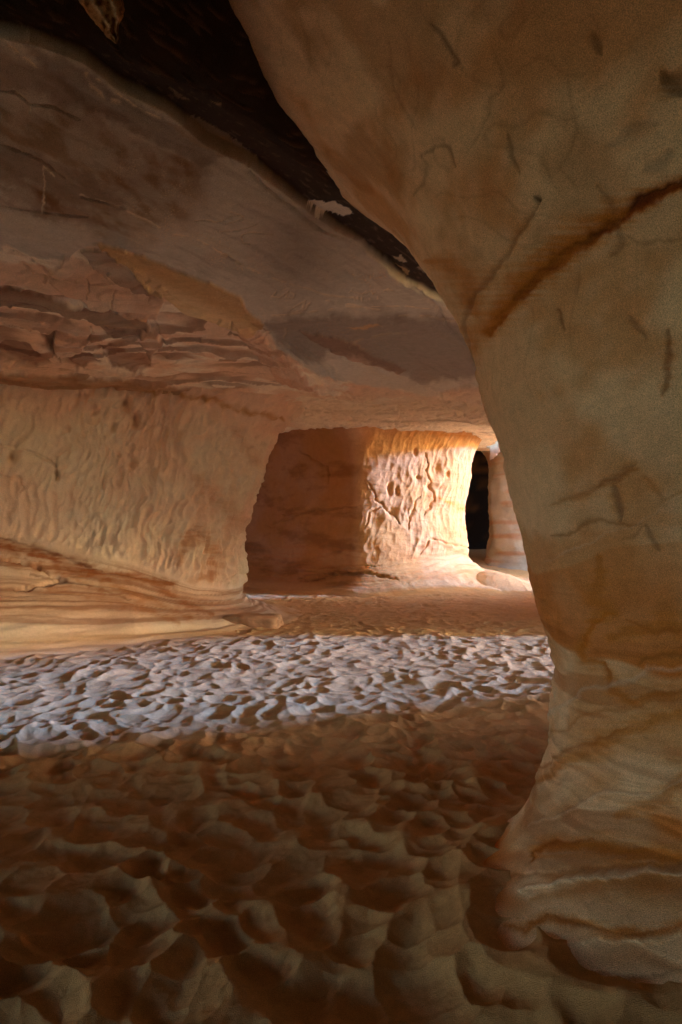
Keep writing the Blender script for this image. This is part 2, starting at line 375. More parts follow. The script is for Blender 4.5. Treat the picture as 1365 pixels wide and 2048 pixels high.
    marks = [(500, 500, k1, p_, 1.1) for p_ in ([(185, 275), (150, 310), (200, 322), (262, 280)], [(262, 280), (245, 322), (300, 322), (307, 300), (275, 288)], [(268, 402), (380, 345), (360, 390), (412, 362), (380, 398), (290, 412)],
        [(680, 295), (702, 268), (690, 285), (770, 312), (800, 280)], [(790, 306), (828, 280), (838, 310), (860, 285)], [(915, 278), (950, 262)], [(940, 274), (985, 276)], [(705, 328), (722, 352)], [(735, 325), (740, 347)], [(765, 333), (768, 354)], [(815, 333), (822, 352)], [(870, 328), (878, 347)], [(520, 345), (548, 350)])]
    marks += [(330, 380, k2, p_, 1.3) for p_ in ([(275, 272), (370, 258), (430, 268), (480, 295), (540, 285), (640, 235), (690, 225), (660, 200), (600, 195)], [(520, 290), (570, 318), (640, 305), (720, 275), (738, 245), (690, 215)], [(520, 400), (700, 385), (770, 370), (840, 335), (880, 315)], [(1010, 435), (900, 420), (790, 415), (730, 440), (712, 470), (740, 520), (800, 525)])]
    for ox, oy, k_, p_, w in marks:
        m_ = stroke(px, py, cv(ox, oy, k_, p_), w, .3, .8); col = mixc(col, .8*m_, srgb(240, 224, 196)); h -= .010*m_
    for q in range(14):
        m_ = stroke(px, py, [(10+q*4.1, 640+q*1.2+(q % 3)), (7+q*4.1, 646+q*1.2)], .9, .2); col = mixc(col, .5*m_, srgb(110, 84, 66)); h -= .015*m_
    # speckled pick marks in the soot film
    sp = smooth(.22, .5, perlin(px/3.2, py/2.2, 3, 71)*1.1)*smooth(-.1, .35, fbm(px/60, py/45, 5, 3, 73))
    area = np.clip(blob(px, py, 330, 400, 190, 70, 35)+blob(px, py, 730, 540, 80, 35, 10)*1.6+blob(px, py, 250, 480, 70, 30, 20)+.8*blob(px, py, 640, 660, 200, 60, 20)+.6*blob(px, py, 500, 560, 160, 50, 25), 0, 1.3)
    col = mixc(col, np.clip(.75*sp*area, 0, .85), srgb(232, 206, 170)); h += .004*sp*area
    # brown veil in the middle, darker film further right
    col = mixc(col, .45*blob(px, py, 600, 500, 90, 120, 15), srgb(96, 62, 40))
    col = mixc(col, .55*poly_mask(px, py, [(520, 640), (600, 625), (740, 630), (940, 640), (960, 760), (840, 770), (700, 700), (640, 720), (560, 690)], 12, 14, 30, 7), srgb(92, 62, 50))
    col = mixc(col, .7*poly_mask(px, py, [(690, 655), (735, 646), (765, 648), (740, 655)], 2, 4, 12, 7), srgb(214, 172, 124))
    # far part near the daylight: its brightness put into a paler colour, broken stone
    far = smooth(770, 815, py+8*fbm(X*2, Y*2, 0, 3, 5))*smooth(560, 620, px)
    col = mixc(col, far*.95, srgb(236, 224, 200))
    f3 = fbm(X*.8, Y*.8, 3, 3, 91, gain=.4)*3.5; h += far*(.035*(terrace(f3, .1)-f3)+.008*fbm(X*7, Y*5, 0, 4, 93))
    lines = smooth(.2, .6, perlin(X*.5+3*Y, Y*3.0, 2, 77))*smooth(840, 865, py)*(px > 540)
    col = mixc(col, .4*lines, srgb(110, 70, 45)); h -= .02*lines
    # strip beyond the fracture: grey, with clean flakes broken out of it
    col = mixc(col, rec, srgb(70, 58, 52))
    stk = smooth(.25, .6, fbm(px/60+py/25, (py-px*.62)/7, 2, 4, 83))
    col = mixc(col, rec*.35*stk, srgb(150, 126, 106))
    # ---- sooty roof, with the recess's shade also put into its colour
    col = mixc(col, soot_shade, SOOT_SHADE)
    sr = 2.2*smooth(.15, .6, fbm(px/70, (py-px*.55)/6, 4, 4, 87))*soot_shade
    col = mixc(col, np.clip(.28*sr, 0, .6), srgb(126, 94, 72)); h += soot_shade*(.02*fbm(X*2.5, Y*2.5, 3, 4, 89)+.006*sr)
    flakes = [([(612, 417), (640, 420), (668, 424), (700, 440), (707, 450), (690, 455), (660, 446), (636, 440), (628, 428)], (244, 236, 220), .95),
              ([(785, 530), (800, 528), (815, 538), (805, 543)], (206, 190, 164), .8), ([(790, 545), (800, 548), (820, 560), (812, 563)], (206, 176, 130), .8),
              ([(832, 548), (850, 552), (858, 560), (845, 560)], (190, 176, 156), .6), ([(420, 228), (445, 236), (438, 240)], (196, 164, 120), .5),
              ([(330, 240), (400, 262), (480, 310), (520, 348), (470, 325), (380, 280)], (170, 150, 128), .65), ([(336, 205), (352, 214), (380, 232), (352, 222)], (170, 140, 110), .6)]
    for pts, c, a in flakes:
        mk = poly_mask(px, py, pts, .9, 4, 9, int(pts[0][0]))
        col = mixc(col, a*mk, srgb(*c))
    # hanging edge that frames the lens-shaped dark plate
    Z = Z0-h
    Pm = np.stack([X, Y, Z], -1)
    return Pm, col
P, col = build_ceiling()
m_ceil = rock_material('ceiling_sandstone', fine=2, bump=.35, grain=.24, scale=1.3)
ceiling = tag(grid_mesh('cave_ceiling', P, col, m_ceil, flip=True), 'broad sandstone cave ceiling, sooty and darkened by painted-in shade at upper left and flaking in pale plates', None, kind='structure')

# ================================================================ LOFTED ROCK
m_rock = rock_material('carved_sandstone', fine=1.5, bump=.6, grain=.16, scale=.9)
m_smooth = rock_material('smooth_sandstone', fine=6.0, bump=.15, grain=.24, scale=1.4)
def loft(path, sarc, zs, off):
    """path (n,2), zs (m,), off (n,m) outward offset (right-hand side of travel = outward)"""
    t = np.gradient(path, axis=0); t /= np.linalg.norm(t, axis=1)[:, None]+1e-9
    nrm = np.stack([t[:, 1], -t[:, 0]], 1)
    P = np.zeros((len(path), len(zs), 3), F32)
    P[..., 0] = path[:, None, 0]+nrm[:, None, 0]*off; P[..., 1] = path[:, None, 1]+nrm[:, None, 1]*off
    P[..., 2] = zs[None]
    return P, nrm

# ---------------- left wall
def build_left():
    pts = [(-13, 5.5), (-10, 8.2), (-7.6, 9.4), (-5.2, 10.45), (-3.6, 11.15), (-2.6, 11.55), (-1.95, 12.1), (-1.72, 12.9), (-2.0, 14.2), (-3.5, 15.6), (-7, 17.5), (-13, 19)]
    D, s = catmull(pts, 0)
    path, sa = resample(D, s, lambda p: np.where((p[:, 0] > -6.6) & (p[:, 1] < 14.2), .016*RES, .15))
    zs = np.arange(-.15, 4.3, .0135*RES)
    # key along the wall by x of the base path (west to the corner), then constant
    i0 = np.argmin(np.hypot(path[:, 0]+5.2, path[:, 1]-10.45)); ic = np.argmin(np.hypot(path[:, 0]+1.95, path[:, 1]-12.1))
    k = (sa-sa[i0])/(sa[ic]-sa[i0])          # 0 at the frame's left edge, 1 at the corner
    K = np.repeat(k[:, None], len(zs), 1); Z = np.repeat(zs[None], len(path), 0); S = np.repeat(sa[:, None], len(zs), 1)
    zc = interp(k, [-1, 0, .5, .8, 1, 1.4, 2], [1.75, 1.42, 1.02, .62, .52, .5, .5])[:, None]
    A = interp(k, [-1, 0, .5, .8, 1, 1.35, 2], [2.6, 2.15, 1.75, 1.45, 1.35, 1.0, .6])[:, None]
    pw = interp(k, [-1, .5, 1, 2], [1.15, 1.35, 2.7, 2.5])[:, None]
    tt = np.clip(1-Z/zc, 0, 1.1)
    off = A*tt**pw
    # lip of the shelf just above the crease at the left
    off += interp(k, [-1, .4, .8], [.10, .08, 0])[:, None]*np.exp(-((Z-zc)/.10)**2)
    ztop = ceil_base(0, path[:, 1])[:, None]
    flare = interp(k, [-1, 0, .6, 1, 1.5], [.25, .25, .4, 1.1, .6])[:, None]
    off += flare*np.exp(-np.maximum(0, ztop-Z)/.55)-.24*smooth(.75, 1.05, K)*smooth(2.6, 1.4, Z)+.12*smooth(1.2, 3.6, Z)*smooth(.5, 1, K)
    off += .10*fbm(S*.5, Z*.6, 0, 3, 101)
    P, _ = loft(path, sa, zs, off)
    px, py = project(P)
    # surface relief
    rough = smooth(.15, .6, K+.15*fbm(S*.8, Z*.8, 9, 2, 8))*smooth(0, .3, Z-zc)
    mid = smooth(0, .15, Z-zc)
    wv = .30*fbm(S*.8, Z*.5, 2, 2, 103); wu = .13*fbm(S*1.1, Z*1.1, 6, 3, 105)
    b, s2 = scallop((S+wu)/.15-Z*1.6, (Z+wv)/.36, 11, var=.7)
    bb, _ = scallop((S+wu)/.34-Z*.9, (Z+wv)/.7, 15, var=.7)
    b_, s2_ = scallop((S+wu)/.078-Z*2.6, (Z+wv)/.17, 12, var=.8)
    gate = .35+.65*smooth(-.3, .25, fbm(S*1.3, Z*1.1, 5, 3, 106))
    h = rough*(.14*gate*np.minimum(b, 1.1)+.10*np.minimum(b_, 1.1)+.08*np.minimum(bb, 1)-.14)
    h += mid*(1-rough)*(.035*np.minimum(b_, 1)+.05*np.minimum(b, 1)+.05*np.minimum(bb, 1)-.05)
    # strata lines on the slope (run along the bench and dip to the right)
    st = Z-.0*K
    lam = (Z/zc)
    strat = ridged(S*.25+.6*lam, lam*5.0+.5*fbm(S*.5, lam*2, 1, 2, 107), 2, 3, 109)
    slope = smooth(1.08, .9, lam)
    h += slope*(.06*(strat-.5)+.035*(ridged(S*.3, lam*14+.8*fbm(S*.4, lam*2, 3, 2, 112), 2, 3, 111)-.5))
    # holes and pockets seen in the face
    for hx, hy, rx, ry, dz in ((255, 808, 9, 14, .18), (272, 838, 9, 15, .20), (227, 853, 6, 9, .10), (24, 913, 11, 12, .18), (114, 950, 5, 9, .14), (265, 922, 7, 9, .10), (134, 858, 7, 6, .07), (110, 925, 6, 10, .05), (158, 792, 5, 7, .05), (168, 792, 5, 7, .05), (190, 822, 8, 8, .05), (252, 890, 5, 12, .07), (238, 912, 4, 5, .07), (185, 960, 7, 9, .04), (205, 968, 8, 10, .05), (470, 980, 9, 22, .10), (520, 885, 12, 30, .09), (465, 905, 12, 20, .05), (352, 870, 8, 14, .05), (385, 820, 7, 16, .05)):
        h -= dz*np.exp(-(((px-hx)/rx)**2+((py-hy)/ry)**2)**1.5)*(P[..., 1] < 13.3)
    # broken cracks
    for pts_, w, dz in (([(360, 1100), (372, 1066), (395, 1062), (420, 1080)], 3, .05), ([(0, 950), (40, 960), (45, 975), (40, 985)], 4, .05), ([(0, 888), (60, 905), (110, 925), (112, 945)], 4, .05), ([(425, 895), (460, 925), (480, 975)], 3, .05), ([(430, 1168), (480, 1150), (500, 1148)], 2.5, .03), ([(370, 860), (300, 850), (230, 815), (150, 790)], 2.5, -.02), ([(30, 1180), (90, 1170), (128, 1160), (60, 1132), (0, 1122)], 3.5, .09)):
        h -= dz*stroke(px, py, pts_, w, .8, 4)*(P[..., 1] < 13.5)
    h += .008*fbm(S*4, Z*4, 0, 3, 113)*mid
    n = normals(P); sgn = 1
    P = P+n*(h*sgn)[..., None]
    # colour
    t = smooth(-.4, .5, fbm(S*.8, Z*.9, 0, 4, 121))
    col = np.broadcast_to(PINK, P.shape)*(1-t[..., None])+(PALE*.5+ROCK*.5)*t[..., None]
    bandw = fbm(S*.6, Z*1.2, 1, 4, 123)
    yb = lambda pts_, w, a, c: mixc(col, a*stroke(px+16*bandw, py+12*bandw, pts_, w, .5, 3)*(P[..., 1] < 13.8)*(.55+.45*smooth(-.3, .3, fbm(px/40, py/9, 3, 3, 125))), c)
    col = yb([(-60, 1082), (0, 1092), (100, 1118), (200, 1145), (290, 1160), (350, 1172)], 15, .95, srgb(150, 84, 34))
    col = yb([(290, 1160), (340, 1190), (380, 1215), (430, 1235)], 10, .8, srgb(150, 84, 40))
    col = yb([(0, 1128), (100, 1140), (200, 1160), (320, 1210), (380, 1240)], 14, .7, srgb(178, 112, 52))
    col = yb([(100, 1180), (200, 1195), (300, 1225), (360, 1250)], 9, .6, srgb(176, 112, 60))
    col = yb([(0, 1080), (90, 1100), (200, 1140)], 4, .8, srgb(84, 42, 20))
    col = yb([(60, 1150), (180, 1172), (260, 1200)], 3, .7, srgb(100, 54, 28))
    col = yb([(350, 1120), (365, 1080), (400, 1070), (430, 1100), (420, 1150), (380, 1160)], 18, .65, srgb(186, 116, 56))
    col = yb([(400, 960), (430, 1000), (470, 1040)], 30, .4, srgb(190, 126, 70))
    col = yb([(180, 768), (300, 780), (370, 790), (480, 818), (560, 832)], 7, .75, srgb(178, 122, 40))
    col = yb([(470, 860), (500, 900), (520, 930)], 14, .35, srgb(176, 116, 60))
    col = mixc(col, .42*slope*smooth(.12, .35, lam)*smooth(-.5, .3, fbm(S*.3, lam*3, 4, 3, 131)), srgb(176, 116, 60))
    lin = smooth(.45, .8, ridged(S*.12+.3*lam, lam*9+.4*bandw, 3, 3, 127))*slope
    col = mixc(col, .6*lin, srgb(136, 78, 36))
    apron = smooth(.24, .04, lam)
    col = mixc(col, apron*.7, SANDC)
    return P, col
P, col = build_left()
left_wall = tag(grid_mesh('rock_pillar', P, col, m_rock), 'massive pinkish pillar on the left with scooped face and rust banded sloping base', 'rock pillar', 'sandstone pillars', kind='thing')

# ---------------- far lit pillar
def build_far():
    pts = [(-9, 24), (-5.5, 21.8), (-2.6, 19.9), (-.9, 18.25), (.1, 17.62), (.55, 17.42), (1.1, 17.52), (1.9, 17.85), (2.7, 18.35), (3.3, 18.9), (3.68, 19.6), (3.6, 20.8), (2.4, 22.6), (-2, 26)]
    D, s = catmull(pts, 0)
    path, sa = resample(D, s, lambda p: np.where((p[:, 0] > -3.4) & (p[:, 1] < 20.8), .019*RES, .2))
    zs = np.arange(-.15, 4.9, .019*RES)
    ic = np.argmin(np.hypot(path[:, 0]-.65, path[:, 1]-17.5)); ie = np.argmin(np.hypot(path[:, 0]-3.72, path[:, 1]-19.4))
    k = (sa-sa[ic])/(sa[ie]-sa[ic])
    K = np.repeat(k[:, None], len(zs), 1); Z = np.repeat(zs[None], len(path), 0); S = np.repeat(sa[:, None], len(zs), 1)
    zc = interp(k, [-2, 0, .5, 1, 1.3], [.45, .55, .85, .95, .7])[:, None]
    A = interp(k, [-2, -.2, .3, .7, 1, 1.3], [.45, .6, 1.0, 1.5, 1.6, 1.0])[:, None]
    tt = np.clip(1-Z/zc, 0, 1.15)
    off = A*tt**1.8
    ztop = ceil_base(0, path[:, 1])[:, None]
    flare = interp(k, [-2, 0, .8, 1, 1.5], [.35, .45, .40, .35, .4])[:, None]
    off += flare*np.exp(-np.maximum(0, ztop-Z)/.4)+.10*np.sin(Z*1.1)*0-.15*np.exp(-((Z-2.0)/.7)**2)*smooth(.4, 1, K)
    off += .045*fbm(S*.5, Z*.5, 0, 3, 201)
    P, _ = loft(path, sa, zs, off)
    px, py = project(P); front = P[..., 1] < 20.5
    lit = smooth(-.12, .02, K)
    wv = .3*fbm(S*.8, Z*.6, 2, 3, 203); wu = .25*fbm(S*1.2, Z*1.2, 6, 3, 205)
    b, s2 = scallop((S+wu)/.26-Z*.9, (Z+wv)/.5, 21, var=.8)
    b_, _ = scallop((S+.5*wu)/.12-Z*1.1, (Z+.4*wv)/.22, 22, var=.8)
    rough = lit*smooth(1.15, 2.2, Z+.3*fbm(S*.7, Z*.5, 1, 2, 7))
    h = rough*lerp(.55, 1.0, smooth(0, .5, K))*((.008+.035*smooth(-.2, .3, fbm(S*.9, Z*.9, 5, 2, 9)))*np.minimum(b, 1)+.036*np.minimum(b_, 1)-.035)+(1-rough)*smooth(.0, .3, Z-zc)*(.03*np.minimum(b, 1)+.02*np.minimum(b_, 1))
    lam = Z/zc; slope = smooth(1.2, .9, lam)
    strat = ridged(S*.3+.5*lam, lam*3.0+.4*fbm(S*.6, lam, 1, 2, 207), 2, 3, 209)
    h += slope*.07*(strat-.5)+(1-slope)*.02*ridged(S*.3, Z*3.5+.6*fbm(S*.7, Z, 0, 2, 3), 1, 3, 211)
    for hx, hy, rx, ry, dz in ((872, 938, 10, 15, .12), (898, 948, 3.5, 6, .1), (780, 978, 5, 12, .11), (795, 982, 3.5, 8, .08), (786, 1025, 8, 12, .08), (832, 905, 4, 7, .1), (750, 1040, 12, 16, .06), (836, 955, 5, 4, .06), (865, 975, 16, 8, .08)):
        h -= dz*np.exp(-(((px-hx)/rx)**2+((py-hy)/ry)**2)**1.5)*front
    for pts_, w, dz in (([(735, 960), (755, 1000), (790, 1035), (800, 1050)], 2.2, .10), ([(853, 905), (856, 950), (870, 1000), (850, 1030)], 2.2, .14), ([(815, 1060), (825, 1020), (840, 990)], 2.5, .08), ([(840, 1110), (860, 1075), (900, 1090), (960, 1100)], 2.0, .08), ([(730, 1060), (740, 1025), (760, 1015)], 2, .08), ([(560, 1030), (600, 1025), (660, 1020), (720, 1012)], 2, .10), ([(600, 900), (655, 935), (662, 965)], 2.5, .12), ([(540, 1050), (590, 1035), (620, 1020)], 2.5, .10), ([(600, 1165), (660, 1150), (740, 1145), (800, 1160)], 3.0, .14), ([(640, 1140), (700, 1132), (760, 1130)], 2.0, .08)):
        h -= .6*dz*stroke(px, py, pts_, w, .85, 4)*front
    h += .01*fbm(S*3.5, Z*3.5, 0, 3, 213)
    n = normals(P); P = P+n*h[..., None]
    t = smooth(-.4, .5, fbm(S*.7, Z*.8, 0, 4, 221))
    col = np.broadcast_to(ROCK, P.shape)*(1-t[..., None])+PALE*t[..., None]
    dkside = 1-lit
    col = mixc(col, .85*dkside, srgb(168, 112, 48)); col = mixc(col, lit*.85, srgb(210, 156, 88))  # shade of the left side and light on the right put into colour
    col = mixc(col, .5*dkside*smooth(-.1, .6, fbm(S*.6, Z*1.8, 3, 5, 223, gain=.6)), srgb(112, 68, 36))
    bw = fbm(px/60, py/50, 1, 4, 225)
    def yb(pts_, w, a, c): return mixc(col, a*stroke(px+10*bw, py+8*bw, pts_, w, .5, 3)*front*(.5+.5*smooth(-.2, .3, fbm(px/25, py/6, 3, 3, 227))), c)
    col = yb([(885, 1000), (920, 1012), (950, 1025), (965, 1035)], 7, .9, srgb(206, 132, 44))
    col = yb([(860, 868), (910, 872), (965, 880)], 4, .8, srgb(206, 138, 50))
    col = yb([(920, 1055), (960, 1062)], 6, .7, srgb(206, 132, 54))
    col = yb([(850, 985), (875, 1005), (870, 1030)], 10, .6, srgb(200, 130, 64))
    col = yb([(830, 1095), (880, 1090), (940, 1108), (970, 1110)], 6, .7, srgb(184, 112, 58))
    col = yb([(840, 1060), (900, 1065), (950, 1080)], 14, .5, srgb(204, 140, 78))
    col = yb([(740, 1090), (800, 1110), (860, 1120)], 10, .35, srgb(196, 134, 82))
    col = yb([(600, 1160), (680, 1146), (780, 1150)], 6, .7, srgb(92, 52, 30))
    lin = smooth(.5, .8, ridged(S*.2, Z*5+.5*bw, 3, 3, 229))*smooth(1.7, 1.0, Z)
    col = mixc(col, .35*lin, srgb(186, 124, 70))
    col = mixc(col, smooth(.45, .1, lam)*.8, SANDC)
    return P, col
P, col = build_far()
tag(grid_mesh('rock_pillar', P, col, m_rock), 'sunlit pitted pillar in the middle distance with orange veins and left side coloured darker brown for its shade', 'rock pillar', 'sandstone pillars', kind='thing')

# ---------------- right foreground pillar: silhouette measured from the picture
P1_Z = [-.4, 0, .05, .1, .2, .3, .4, .5, .6, .7, .84, .98, 1.11, 1.25, 1.39, 1.53, 1.67, 1.8, 1.94, 2.08, 2.22, 2.36, 2.49, 2.63, 2.77, 2.91, 3.04, 3.18, 3.32, 3.46, 3.6, 3.73, 3.87, 4.01, 4.15, 4.29, 4.7]
P1_R = [1.25, 1.25, 1.20, 1.15, 1.135, 1.115, 1.104, 1.099, 1.111, 1.134, 1.188, 1.255, 1.318, 1.374, 1.432, 1.47, 1.504, 1.549, 1.596, 1.622, 1.629, 1.636, 1.638, 1.644, 1.663, 1.701, 1.746, 1.792, 1.85, 1.93, 2.03, 2.16, 2.31, 2.47, 2.64, 2.8, 3.2]
def pillar_table():
    zc = [0, .3, .9, 2, 4.2]
    cx = lambda z: interp(z, zc, [1.85, 2.15, 2.4, 2.5, 2.0]); cy = lambda z: interp(z, zc, [2.75, 3.35, 3.6, 3.6, 3.6])
    return np.array(P1_Z), np.array(P1_R), cx, cy
def build_right():
    zt, rt, cx, cy = pillar_table()
    zs = np.r_[np.arange(-.3, .5, .0042*RES), np.arange(.5, 3.3, .0058*RES), np.arange(3.3, 4.7, .008*RES)]
    # angles: dense on the side that faces the camera (-x,-y)
    a0 = math.radians(225)
    th = []; a = a0-math.pi
    while a < a0+math.pi:
        th.append(a); a += (.0036 if abs(a-a0) < 1.25 else .05)*RES
    th.append(a0+math.pi); th = -np.array(th)[::-1]+2*a0
    th = th[::-1]
    r = np.interp(zs, zt, rt); k = np.ones(9)/9; r = np.convolve(np.pad(r, 4, 'edge'), k, 'valid')
    top = zs > zt[-1]; r[top] = rt[-1]+(zs[top]-zt[-1])*2.2
    T, Z = np.meshgrid(th, zs, indexing='ij')
    R = np.repeat(r[None], len(th), 0)
    frontness = np.clip(-np.sin(T), 0, 1)**2
    wb = np.exp(-np.maximum(Z, 0)/lerp(.075, .26, frontness))
    R = lerp(R, foot_radius(T), wb)
    CXz, CYz = cx(Z), cy(Z)
    X = CXz+R*np.cos(T); Y = CYz+R*np.sin(T)
    P = np.stack([X, Y, Z], -1).astype(F32)
    px, py = project(P); front = (P[..., 1] > .3) & (np.cos(T-a0) > -.05)
    px = np.where(front, px, -9999); py = np.where(front, py, -9999)
    U = (T*1.6).astype(F32); Zf = Z.astype(F32)
    # bedding coordinate: level near the foot, tilted up to the right higher up
    w = .30*fbm(X*.8, Y*.8, Z*.9, 3, 301)
    up = smooth(.3, 1.6, Zf)
    bed = Zf-.28*up*(U-U.mean())*0+.35*(X-1.2)*-up*.8+w*.35
    h = .035*fbm(X*1.1, Y*1.1, Z*1.1, 3, 303)+.010*fbm(X*4, Y*4, Z*4, 4, 305, gain=.6)
    rid = ridged(X*.6, bed*6.0, Y*.6, 3, 307)
    lowz = smooth(1.5, .3, Zf)
    h += (.012+.034*lowz)*(rid-.5)
    tb = bed*7+1.2*fbm(X*.7, Y*.7, Z*.5, 2, 308); h += .020*smooth(.75, .15, Zf)*(terrace(tb, .25)-tb)
    fine = perlin(X*1.5, bed*38, Y*1.5, 309); h += .0022*fine*(.4+lowz)
    # thumb-sized dents and scratches
    dn = smooth(.35, .7, perlin(X*5, Y*5, Z*2.2, 311)); h -= .010*dn
    col = np.broadcast_to(srgb(236, 208, 170), P.shape).copy()
    t = smooth(-.35, .5, fbm(X*.9, Y*.9, Z*.8, 4, 313)); col = mixc(col, .5*t, srgb(212, 168, 126))
    t2 = smooth(.05, .55, fbm(X*1.3, bed*1.6, Y*1.3, 4, 315)); col = mixc(col, .6*t2, srgb(200, 136, 68))
    up2 = smooth(2.3, 3.3, Zf); t4 = smooth(-.05, .4, fbm(X*2, Y*2, Z*2, 4, 317)); col = mixc(col, .5*up2*t4, srgb(172, 118, 62))
    # contour-like veins high on the shaft
    v = fbm(X*.9, Y*.9, Z*.9, 3, 319)*5; ln = np.exp(-((v-np.round(v))/.045)**2)*smooth(.0, .3, fbm(X*1.1, Y*1.1, Z*1.1, 2, 321)+.15); col = mixc(col, .2*ln*smooth(1.9, 2.6, Zf), srgb(120, 76, 44)); h -= .003*ln*smooth(1.9, 2.6, Zf)
    t3 = smooth(.08, .30, fbm(X*.45, bed*2.6+.5*w, Y*.45, 4, 323, gain=.55))*smooth(2.0, .9, Zf); col = mixc(col, .9*t3, srgb(204, 124, 44))
    t5 = smooth(.15, .3, fbm(X*.8, bed*7, Y*.8, 3, 331))*smooth(1.6, .7, Zf); col = mixc(col, .5*t5, srgb(168, 98, 36)); h -= .006*t5
    ww = fbm(px/90, py/90, 0, 4, 325)*14+fbm(px/22, py/22, 0, 2, 327)*4
    st = fbm(px/140, py/10, 2, 4, 329)
    def near(pts, mg):
        a = np.array(pts, float); lo_, hi_ = a.min(0)-mg, a.max(0)+mg
        return (px > lo_[0]) & (px < hi_[0]) & (py > lo_[1]) & (py < hi_[1])
    def band(pts, w, a, c, dz=0.0, wtop=None, gate=0):
        s = near(pts, 3*w+20)
        if not s.any(): return
        dd, sg, pr = polyline(px[s]+ww[s]*.6, py[s]+ww[s], pts)
        wd = np.where(sg < 0, w, wtop or w)*(.25+.75*np.sin(np.pi*np.clip(pr, .001, .999))**.6)
        m = np.exp(-(dd/wd)**(3 if w >= 7 else 2))
        if gate: m = m*(1-gate+gate*smooth(-.35, .25, st[s]))
        if a and w >= 7:
            mh = np.exp(-(dd/(wd*2.0+2))**4)*smooth(-.5, .4, st[s]); col[s] = mixc(col[s], .7*a*mh, srgb(206, 136, 56))
        if a: col[s] = mixc(col[s], a*m, srgb(*c))
        if dz: h[s] -= (.38 if dz > 0 else 1)*dz*m
    RU, OC, DK = (126, 62, 20), (196, 122, 40), (84, 50, 32)
    # the big rust vein, its dark upper edge and ochre root
    vein = [(978, 668), (1000, 640), (1040, 592), (1090, 548), (1130, 510), (1190, 465), (1230, 436), (1290, 408), (1330, 385), (1420, 350)]
    band(vein, 24, .95, (150, 76, 22), .014, 13); band(vein, 11, .8, (104, 44, 16))
    band([(x+6, y-13) for x, y in vein], 5, .85, (70, 34, 18), .010)
    band([(x+10, y+6) for x, y in vein[3:]], 5, .5, (176, 96, 34))
    band([(955, 690), (975, 655), (1010, 610), (1040, 560), (1090, 520), (1150, 500)], 30, .45, OC)
    band([(860, 520), (900, 525), (935, 560), (940, 600), (960, 640)], 20, .5, OC)
    band([(952, 760), (940, 700), (936, 650), (946, 600), (975, 555), (1010, 510), (1050, 450), (1085, 402)], 7, .45, (120, 80, 52), .024)
    band([(950, 730), (962, 800), (975, 850)], 5, .6, (190, 120, 46), .008)
    band([(1072, 396), (1088, 404)], 6, .8, (50, 34, 30), .03)
    band([(1190, 370), (1215, 400), (1228, 440), (1240, 480), (1225, 520)], 9, .35, (100, 72, 54), .016)
    band([(1250, 470), (1290, 490), (1365, 480)], 5, .4, (130, 74, 34), .006)
    band([(1250, 415), (1200, 440), (1120, 480), (1060, 520)], 14, .35, OC)
    band([(1118, 612), (1128, 650)], 5, .6, (110, 66, 30), .012)
    band([(1340, 660), (1336, 740), (1325, 790)], 8, .55, (120, 66, 26), .014)
    band([(1258, 630), (1290, 670)], 7, .4, (96, 76, 64), .016)
    band([(1018, 265), (1030, 310), (1045, 350)], 6, .5, (110, 76, 40), .016)
    band([(865, 45), (890, 70), (905, 95), (918, 118), (905, 128)], 5, .6, (74, 56, 44), .018)
    band([(850, 320), (880, 300), (910, 300), (925, 340)], 5, .5, (110, 76, 50), .012); band([(850, 320), (870, 345), (840, 400)], 5, .35, (110, 76, 50), .010)
    band([(1180, 60), (1195, 100)], 12, .5, (70, 50, 40), .03)
    band([(1330, 150), (1365, 190)], 26, .6, (50, 34, 28), .05)
    band([(780, 80), (790, 180), (840, 260)], 5, .3, (126, 86, 50), .012)
    band([(985, 90), (1010, 160), (985, 230), (960, 300)], 5, .3, (126, 86, 50), .010)
    band([(1130, 150), (1150, 260), (1120, 340), (1150, 370)], 5, .25, (126, 86, 50), .010)
    # middle
    band([(1120, 1015), (1180, 985), (1240, 962), (1280, 940)], 9, .5, (170, 110, 54), .010); band([(1200, 975), (1250, 945), (1275, 930)], 9, .45, (140, 92, 52), .01)
    band([(1290, 950), (1330, 1000), (1365, 980)], 7, .4, (176, 116, 60), .008)
    band([(1236, 975), (1240, 1010), (1243, 1040)], 8, .5, (96, 72, 62), .024)
    band([(1110, 1075), (1170, 1050), (1240, 1046), (1285, 1040)], 5, .55, (150, 96, 44), .012)
    band([(1290, 1045), (1305, 1080), (1322, 1110)], 7, .45, (104, 78, 64), .02)
    band([(1250, 1090), (1285, 1045)], 5, .4, (140, 96, 60), .008)
    band([(1200, 1120), (1195, 1170), (1190, 1210), (1230, 1230)], 13, .6, (192, 124, 52))
    band([(1225, 1232), (1190, 1250), (1168, 1275), (1163, 1300), (1175, 1325), (1210, 1328)], 8, .85, OC, .010)
    band([(1220, 1280), (1270, 1262), (1320, 1250), (1400, 1262)], 16, .6, (192, 122, 46), .008); band([(1245, 1240), (1300, 1262), (1365, 1255)], 6, .5, (170, 100, 34), .006)
    band([(1210, 1330), (1215, 1375), (1260, 1400), (1330, 1390), (1400, 1370)], 9, .75, (176, 106, 34), .012)
    band([(1270, 1330), (1400, 1300)], 7, .5, (150, 96, 44), .012)
    # lower body
    band([(1060, 1590), (1130, 1525), (1200, 1480), (1290, 1450), (1400, 1415)], 15, .65, (192, 124, 50), .012)
    band([(1080, 1540), (1150, 1490), (1250, 1455)], 6, .6, (168, 98, 36), .010)
    band([(1100, 1470), (1180, 1430), (1290, 1408), (1400, 1395)], 6, .5, (170, 108, 46), .010)
    band([(1230, 1640), (1300, 1600), (1400, 1540)], 16, .55, (190, 120, 48), .008)
    band([(1050, 1716), (1100, 1690), (1180, 1690), (1270, 1712), (1400, 1728)], 16, .85, (186, 112, 34), .014)
